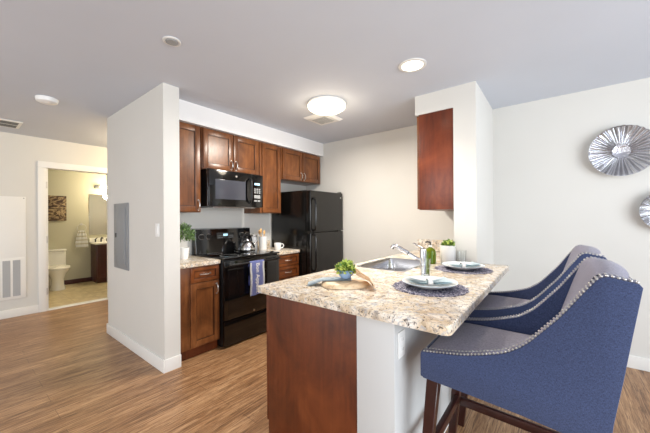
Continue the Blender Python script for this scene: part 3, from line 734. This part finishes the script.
MB().tube([(mx + .03, my + .028, CZ + .075), (mx + .047, my + .046, CZ + .078), (mx + .055, my + .055, CZ + .055), (mx + .045, my + .044, CZ + .03), (mx + .026, my + .024, CZ + .022)], .006, 8).build('handle', CERAM, t)

# ------------------------------------------------------------------ bar stools
def smooth_curve(pts, n=6):
    out = []
    for i in range(len(pts) - 1):
        p0 = Vector(pts[max(i - 1, 0)]); p1 = Vector(pts[i]); p2 = Vector(pts[i + 1]); p3 = Vector(pts[min(i + 2, len(pts) - 1)])
        for k in range(n):
            t = k / n; out.append(tuple(.5 * ((2 * p1) + (p2 - p0) * t + (2 * p0 - 5 * p1 + 4 * p2 - p3) * t * t + (3 * p1 - p0 - 3 * p2 + p3) * t ** 3)))
    out.append(tuple(pts[-1])); return out
ARM = smooth_curve([(-.462, .742), (-.40, .752), (-.284, .774), (-.17, .812), (-.124, .838), (-.08, .876), (-.032, .934), (.012, .99), (.061, 1.064), (.097, 1.117)], 5) + [(.108, 1.128), (.125, 1.133)]
WS = .27; AT = .045
def stool(loc, label):
    t = thing('bar_stool', loc, label, 'bar stool', 'bar stools at the peninsula')
    rear = [(.192, 1.119), (.2, 1.108), (.178, .96), (.157, .815), (.136, .68), (.128, .60)]
    poly = ARM + rear + [(.06, .595), (-.1, .612), (-.3, .625), (-.452, .632), (-.465, .645)]
    for s_ in (-1, 1):
        y0, y1 = sorted((s_ * WS, s_ * (WS - AT)))
        a = MB().prism(poly, 'y', y0, y1, bev=.006).build('arm', DENIM, t, local=True)
        # band along the top edge
        m = MB(); g = [];
        for (x, z) in ARM[1:] + [(.16, 1.127), (.19, 1.1195)]:
            nx = 0
            g.append([(x, y0 + .004, z + .0015), (x, (y0 + y1) / 2, z + .006), (x, y1 - .004, z + .0015)])
        m.sheet(g, .003); m.build('arm_band', LILAC, a, local=True)
        m = MB(); path = ARM + [(.19, 1.1195)]
        acc = 0; last = Vector(path[0]); pts = []
        for p in path[1:]:
            p = Vector(p); L_ = (p - last).length
            while acc + L_ > .0135:
                last = last + (p - last) * ((.0135 - acc) / L_); pts.append(tuple(last)); L_ = (p - last).length; acc = 0
            acc += L_; last = p
        for yy in (y0 + .007, y1 - .007):
            m = MB()
            for (x, z) in pts: m.sph((x, yy, z + .003), .0042, n=8)
            m.build('nailhead_trim', NICKEL, a, local=True)
    iw = WS - AT - .001
    # back panel: outer navy, inner grey pad
    MB().prism([(.135, 1.125), (.19, 1.118), (.197, 1.104), (.176, .96), (.154, .815), (.133, .68), (.125, .61), (.03, .61), (.04, .72), (.085, .95)], 'y', -iw, iw, bev=.005).build('backrest', DENIM, t, local=True)
    m = MB(); g = []
    prof = [(.0, .735), (.005, .80), (.028, .88), (.055, .97), (.08, 1.05), (.10, 1.105), (.118, 1.13), (.145, 1.136), (.175, 1.13), (.19, 1.122)]
    for x, z in smooth_curve(prof, 2):
        row = []
        for j in range(13):
            v = -1 + j / 6; row.append((x + .035 * abs(v) ** 3 * (-.6) + .006 * (v * v), v * iw, z + .012 * (1 - v * v) * max(0, (z - .74) / .4)))
        g.append(row)
    m.sheet(g, .03); m.build('back_pad', GREYF, t, local=True)
    # seat
    m = MB(); g = []
    for i in range(13):
        u = i / 12; row = []
        for j in range(13):
            v = -1 + j / 6; row.append((-.458 + .50 * u, v * (iw - .002), .742 + .026 * (1 - v ** 4) * (1 - (2 * u - 1) ** 6) - .012 * max(0, .1 - u) * 10))
        g.append(row)
    m.sheet(g, -.05); m.build('seat', GREYF, t, local=True)
    MB().box(-.46, .06, -iw, iw, .632, .70, bev=.006).build('seat_frame', DENIM, t, local=True)
    MB().box(-.466, -.45, -WS + .004, WS - .004, .634, .735, bev=.006).build('front_panel', DENIM, t, local=True)
    # legs
    def leg(x0, z0, x1, y0, y1, w0=.022, w1=.015):
        b_ = bmesh.new(); A = []; 
        for (x, y, z, w_) in ((x0, y0, z0, w0), (x1, y1, 0, w1)):
            A.append([b_.verts.new((x + a * w_, y + c * w_, z)) for a, c in ((-1, -1), (1, -1), (1, 1), (-1, 1))])
        b_.faces.new(A[0]); b_.faces.new(A[1][::-1])
        for i in range(4): b_.faces.new((A[0][i], A[1][i], A[1][(i + 1) % 4], A[0][(i + 1) % 4]))
        bmesh.ops.recalc_face_normals(b_, faces=b_.faces[:]); bmesh.ops.bevel(b_, geom=b_.edges[:], offset=.003, segments=1, affect='EDGES')
        m = MB(); m.merge(b_); m.build('leg', DARKWOOD, t, local=True)
    for s_ in (-1, 1):
        leg(-.418, .634, -.478, s_ * .228, s_ * .235, .025, .018); leg(.075, .60, .20, s_ * .225, s_ * .235)
    def st(p, q, w_=.013, h_=.02, name='stretcher'):
        p, q = Vector(p), Vector(q); d_ = q - p; mid = (p + q) / 2
        MB().obox(Matrix.Translation(mid) @ d_.to_track_quat('X', 'Z').to_matrix().to_4x4(), d_.length, w_ * 2, h_ * 2, .003).build(name, DARKWOOD, t, local=True)
    st((-.438, -.215, .315), (-.438, .215, .315), name='footrest')
    st((.14, -.215, .30), (.14, .215, .30))
    for s_ in (-1, 1): st((-.425, s_ * .231, .30), (.125, s_ * .231, .285))
    return t
s1_ = stool((0, 1.52, 0), 'navy upholstered bar stool with nailhead trim nearest the rounded counter corner')
s2_ = copy_tree(s1_); s2_.location = (-.005, 2.24, 0); s2_['label'] = 'navy upholstered bar stool farther back, beyond the nearer stool'

# ------------------------------------------------------------------ wall and ceiling fittings
def outlet(t, x, y, z):
    MB().box(x, x + .005, y - .036, y + .036, z - .058, z + .058, bev=.002).build('cover_plate', PLASTIC, t)
    for dz in (-.022, .022):
        s_ = MB().box(x + .005, x + .0075, y - .016, y + .016, z + dz - .014, z + dz + .014, bev=.002).build('socket', PLASTIC, t)
        MB().box(x + .0075, x + .0079, y - .008, y - .005, z + dz - .006, z + dz + .006).box(x + .0075, x + .0079, y + .005, y + .008, z + dz - .006, z + dz + .006).build('slot', GREYPL, s_)
t = thing('wall_outlet', (-.554, 1.255, .74), 'white double outlet on the white bar wall beneath the counter overhang', 'outlet'); outlet(t, -.5545, 1.258, .75)
t = thing('light_switch', (-2.77, 1.137, 1.22), 'white light switch on the partition right of the breaker panel', 'switch')
MB().box(-2.806, -2.734, 1.132, 1.1375, 1.162, 1.278, bev=.002).build('cover_plate', PLASTIC, t)
MB().box(-2.786, -2.754, 1.128, 1.132, 1.187, 1.253, bev=.0015).build('rocker', PLASTIC, t)
t = thing('breaker_panel', (-3.65, 1.13, .79), 'grey metal electrical breaker panel door flush on the partition', 'electrical panel')
MB().box(-3.86, -3.44, 1.129, 1.1375, .79, 1.487, bev=.002).build('frame', GREYMETAL, t)
pd = MB().box(-3.825, -3.51, 1.124, 1.129, .84, 1.44, bev=.002).build('door', GREYMETAL, t)
MB().box(-3.80, -3.765, 1.119, 1.124, 1.12, 1.17, bev=.002).build('latch', BLACKM, pd)
MB().box(-3.56, -3.555, 1.122, 1.1245, .90, 1.38).build('hinge_line', GREYPL, pd)
# return-air access panel in the hall
t = thing('return_air_panel', (XH, .3, .25), 'white hall wall access panel with vertical return air slots near the floor', 'vent')
MB().box(XH, XH + .012, -.25, .66, .245, 1.635, bev=.003).build('panel', TRIM, t)
gr = MB().box(XH + .012, XH + .02, -.25, .655, .255, .80, bev=.002).build('grille_frame', TRIM, t)
for k in range(9):
    y1 = .603 - k * .0945; m = MB().box(XH + .0195, XH + .0215, y1 - .072, y1, .285, .77)
    for j in range(16): m.box(XH + .0215, XH + .0235, y1 - .07, y1 - .002, .292 + j * .03, .304 + j * .03)
    m.build('slot', LOUVER, gr)
m = MB()
for y in (.64,):
    for z in (.262, 1.615): m.cyl((XH + .013, y, z), .007, .006, 'x', 10)
m.build('screw', GREYPL, t)
# hall ceiling vent
t = thing('ceiling_vent', (-5.2, .22, H), 'slotted supply air vent in the hall ceiling at the far left', 'vent')
MB().box(-5.40, -5.03, -.15, .555, H - .012, H - .001, bev=.003).build('frame', TRIM, t)
for k in range(2):
    x = -5.37 + k * .165; s_ = MB().box(x, x + .13, -.12, .525, H - .014, H - .0115).build('slot', BLACKM, t)
# smoke alarm
t = thing('smoke_alarm', (-3.87, .59, H - .001), 'white round smoke alarm on the hall side ceiling', 'smoke alarm')
MB().lathe((-3.87, .59, H - .001), [(0, 0), (.085, 0), (.085, -.012), (.078, -.034), (.06, -.042), (0, -.044)], 36).build('housing', PLASTIC, t)
MB().lathe((-3.87, .59, H - .043), [(.018, 0), (.018, -.004), (0, -.005)], 18).build('test_button', PLASTIC, t)
# sprinkler cover
t = thing('sprinkler_cover', (-1.985, .91, H - .001), 'small round grey sprinkler cover alone in the front ceiling', 'sprinkler')
MB().lathe((-1.985, .91, H - .001), [(0, 0), (.055, 0), (.056, -.004), (.046, -.007), (.044, -.003), (0, -.003)], 32).build('escutcheon', PLASTIC, t)
MB().lathe((-1.985, .91, H - .0055), [(0, 0), (.038, 0), (.036, -.006), (0, -.007)], 28).build('cover_disc', GREYPL, t)
# exhaust fan grille
t = thing('exhaust_fan', (-2.15, 2.72, H - .001), 'square white exhaust fan grille on the kitchen ceiling behind the dome light', 'fan grille')
MB().lathe((-2.15, 2.72, H - .001), [(0, 0), (.235, 0), (.235, -.004), (.20, -.022), (.15, -.025), (0, -.025)], 4, 'z').build('cover', TRIM, t, ang=20)
for o_ in t.children:
    for v in o_.data.vertices: v.co = Matrix.Rotation(PI / 4, 3, 'Z') @ v.co
m = MB()
for k in range(9): m.box(-2.245, -2.055, 2.63 + k * .021, 2.639 + k * .021, H - .0285, H - .0255)
m.build('louver', GREYPL, t)
# dome light
lx, ly = -1.84, 2.385
t = thing('dome_light', (lx, ly, H - .001), 'lit round frosted dome ceiling light in the kitchen', 'ceiling light')
MB().lathe((lx, ly, H - .001), [(0, 0), (.19, 0), (.197, -.006), (.19, -.02), (.18, -.022), (0, -.022)], 48).build('base_ring', TRIM, t)
MB().lathe((lx, ly, H - .02), [(.185, 0), (.195, -.01), (.188, -.03), (.155, -.052), (.10, -.066), (.04, -.073), (0, -.074)], 48).build('glass_shade', LAMP, t)
MB().lathe((lx, ly, H - .094), [(0, 0), (.012, -.001), (.009, -.012), (0, -.016)], 16).build('finial', NICKEL, t)
bulb('dome_light_bulb', (lx, ly, H - .2), 6, (1, .86, .66), .12)
l = bpy.data.lights.new('dome_light_down', 'AREA'); l.shape = 'DISK'; l.size = .3; l.energy = 46; l.color = (1, .93, .84)
o_ = bpy.data.objects.new('dome_light_down', l); C.objects.link(o_); o_.location = (lx, ly, H - .135)
# recessed light
qx, qy = -.866, 2.205
t = thing('recessed_light', (qx, qy, H - .001), 'lit round recessed ceiling downlight above the bar counter', 'ceiling light')
MB().lathe((qx, qy, H - .001), [(.078, 0), (.105, 0), (.105, -.004), (.095, -.008), (.08, -.006)], 40, closed=True).build('trim_ring', TRIM, t)
MB().lathe((qx, qy, H - .0015), [(0, 0), (.079, 0), (.079, -.003), (0, -.004)], 40).build('lens', LAMPR, t)
l = bpy.data.lights.new('recessed_spot', 'SPOT'); l.energy = 38; l.color = (1, .86, .68); l.spot_size = math.radians(115); l.spot_blend = .8; l.shadow_soft_size = .07
o_ = bpy.data.objects.new('recessed_spot', l); C.objects.link(o_); o_.location = (qx, qy, H - .03)

# silver wall plates
def wallplate(c, R_, label):
    t = thing('wall_plate', c, label, 'wall decoration', 'fluted silver wall plates')
    n = 216; m = MB(); rings = []
    nf = 36
    for k in range(15):
        u = k / 14; r_ = R_ * (.27 + .73 * u); row = []
        for i in range(n):
            a = 2 * PI * i / n; ph = abs(math.sin(a * nf / 2 + .5 * math.sin(3 * a)))
            y = -(.02 + .035 * u * u + .02 * (.3 + .7 * u) * ph)
            ro = r_ * (1 + (.012 * ph if k == 14 else 0)); row.append(m.b.verts.new((ro * math.cos(a), y, ro * math.sin(a))))
        rings.append(row)
    for a, b_ in zip(rings, rings[1:]):
        for i in range(n): m.b.faces.new((a[i], a[(i + 1) % n], b_[(i + 1) % n], b_[i]))
    bmesh.ops.solidify(m.b, geom=m.b.faces[:], thickness=.003)
    m.build('fluted_rim', SILVER, t, local=True, ang=80)
    m = MB(); m.lathe((0, 0, 0), [(0, -.001), (R_ * .27, -.001), (R_ * .285, .02), (R_ * .27, .028), (R_ * .12, .02), (0, .017)], 40, '-y')
    m.build('centre', mat('hammered_silver', (190, 190, 196), .18, 1) if 'hammered_silver' not in bpy.data.materials else bpy.data.materials['hammered_silver'], t, local=True)
    hs = bpy.data.materials['hammered_silver']
    if len(hs.node_tree.nodes) < 4:
        nt_, bs_, tc_ = tree(hs); nn = noise(nt_, tc_, 45, detail=2); bump(nt_, bs_, nn.outputs[0], .8, .01)
    return t
wallplate((.450, YB - .002, 1.885), .217, 'larger fluted silver wall plate, upper one, shown whole on the white wall')
wallplate((.72, YB - .002, 1.362), .168, 'lower smaller fluted silver wall plate cut by the right edge')

# ------------------------------------------------------------------ bathroom
t = thing('toilet', (-7.45, 1.27, 0), 'white toilet against the far bathroom wall seen through the doorway', 'toilet')
MB().box(-7.815, -7.635, 1.08, 1.43, .38, .70, bev=.02, seg=3).build('tank', PORC, t)
MB().box(-7.818, -7.625, 1.07, 1.44, .70, .735, bev=.01).build('tank_lid', PORC, t)
m = MB(); m.lathe((-7.40, 1.26, 0), [(0, 0), (.12, 0), (.125, .02), (.10, .10), (.10, .2), (.14, .30), (.185, .37), (.19, .39), (.15, .39), (0, .33)], 32, sx=1.25, sy=.92).box(-7.66, -7.45, 1.16, 1.36, .02, .38, bev=.03)
m.build('bowl', PORC, t)
MB().lathe((-7.39, 1.26, .392), [(0, 0), (.19, 0), (.2, .008), (.2, .03), (.19, .04), (0, .042)], 32, sx=1.25, sy=.93).build('seat_lid', PORC, t)
MB().tube([(-7.634, 1.12, .66), (-7.62, 1.12, .66), (-7.615, 1.17, .655)], .006).build('flush_handle', CHROME, t)
t = thing('bathroom_picture', (-7.81, 1.33, 1.54), 'dark brown abstract canvas picture on the bathroom wall over the toilet', 'picture')
MB().box(-7.819, -7.795, 1.14, 1.47, 1.29, 1.79, bev=.002).build('canvas', ART, t)
t = thing('towel_ring', (-7.79, 1.71, 1.2), 'round metal towel ring on the bathroom wall left of the mirror', 'towel ring')
MB().cyl((-7.81, 1.71, 1.215), .024, .02, 'x').cyl((-7.79, 1.71, 1.215), .01, .04, 'x').build('mount', NICKEL, t)
MB().tube([(-7.785, 1.71 + .075 * math.sin(a), 1.14 + .075 * math.cos(a)) for a in [2 * PI * i / 24 for i in range(25)]], .005, 8).build('ring', NICKEL, t)
t = thing('hand_towel', (-7.78, 1.71, .8), 'white striped hand towel hanging through the bathroom towel ring', 'towel')
for off in (-.012, .014):
    g = []
    for i in range(12):
        u = i / 11; z = 1.085 - u * (.36 if off > 0 else .30); w_ = .045 + .065 * u ** .5; row = []
        for j in range(13):
            v = -1 + j / 6; row.append((-7.785 + off + .008 * math.sin(v * 9) * (1 - .5 * u), 1.71 + v * w_ + .0, z + .01 * math.cos(v * 2)))
        g.append(row)
    MB().sheet(g, .004).build('towel_layer', STRIPE, t)
t = thing('vanity_cabinet', (-7.6, 2.2, 0), 'dark wood bathroom vanity cabinet under a white sink top', 'vanity')
MB().box(-7.80, -7.40, 1.86, 2.62, .1, .80, bev=.003).box(-7.80, -7.46, 1.88, 2.6, 0, .1).build('body', VANITY, t)
for a, b_ in ((1.87, 2.235), (2.245, 2.61)):
    d = shaker(t, 'door', -7.40, a, b_, .12, .79, m=VANITY); pull(d, -7.38, b_ - .03 if a < 2 else a + .03, .7)
MB().box(-7.818, -7.37, 1.84, 2.64, .801, .835, bev=.008).build('sink_top', PORC, t)
MB().box(-7.818, -7.80, 1.84, 2.64, .8355, .92, bev=.004).build('backsplash', PORC, t)
MB().lathe((-7.58, 2.22, .836), [(.15, 0), (.16, .006), (.17, 0)], 32, sx=.8).build('basin_rim', PORC, t)
t = thing('vanity_faucet', (-7.74, 2.0, .9), 'dark bathroom faucet with two handles on the vanity top', 'faucet')
MB().cyl((-7.74, 2.03, .87), .014, .07).tube([(-7.74, 2.03, .9), (-7.70, 2.03, .93), (-7.64, 2.03, .92), (-7.63, 2.03, .90)], .01).build('spout', BLACKM, t)
for y in (1.93, 2.13): MB().cyl((-7.74, y, .865), .013, .06).tube([(-7.74, y, .895), (-7.70, y + .02, .925)], .008).build('handle', BLACKM, t)
t = thing('bathroom_mirror', (-7.81, 2.2, .97), 'plain rectangular bathroom mirror above the vanity', 'mirror')
MB().box(-7.819, -7.812, 1.84, 2.62, .985, 1.85, bev=.001).build('glass', MIRROR, t)
t = thing('vanity_light', (-7.79, 2.1, 2.0), 'lit glass shade vanity light above the bathroom mirror', 'wall light')
MB().box(-7.819, -7.79, 1.95, 2.5, 1.98, 2.05, bev=.006).build('backplate', NICKEL, t)
for y in (2.05, 2.24, 2.43):
    s_ = MB().tube([(-7.79, y, 2.015), (-7.73, y, 2.03), (-7.72, y, 2.0)], .008).build('arm', NICKEL, t)
    MB().lathe((-7.72, y, 2.0), [(.015, .05), (.035, .04), (.048, .005), (.044, -.002), (.02, -.008), (0, -.008)], 20).build('glass_shade', LAMP, t)
bulb('vanity_bulb', (-7.45, 2.25, 1.95), 42, (1, .87, .64), .1)
# hall ceiling light hidden behind the partition
t = thing('hall_ceiling_light', (-4.9, 2.0, H - .001), 'round hall ceiling light behind the partition', 'ceiling light')
MB().lathe((-4.9, 2.0, H - .001), [(0, 0), (.14, 0), (.14, -.02), (0, -.02)], 32).build('base_ring', TRIM, t)
MB().lathe((-4.9, 2.0, H - .02), [(.13, 0), (.13, -.03), (.08, -.065), (0, -.075)], 32).build('glass_shade', LAMP, t)
bulb('hall_bulb', (-4.9, 2.0, H - .18), 45, (1, .80, .52), .1)
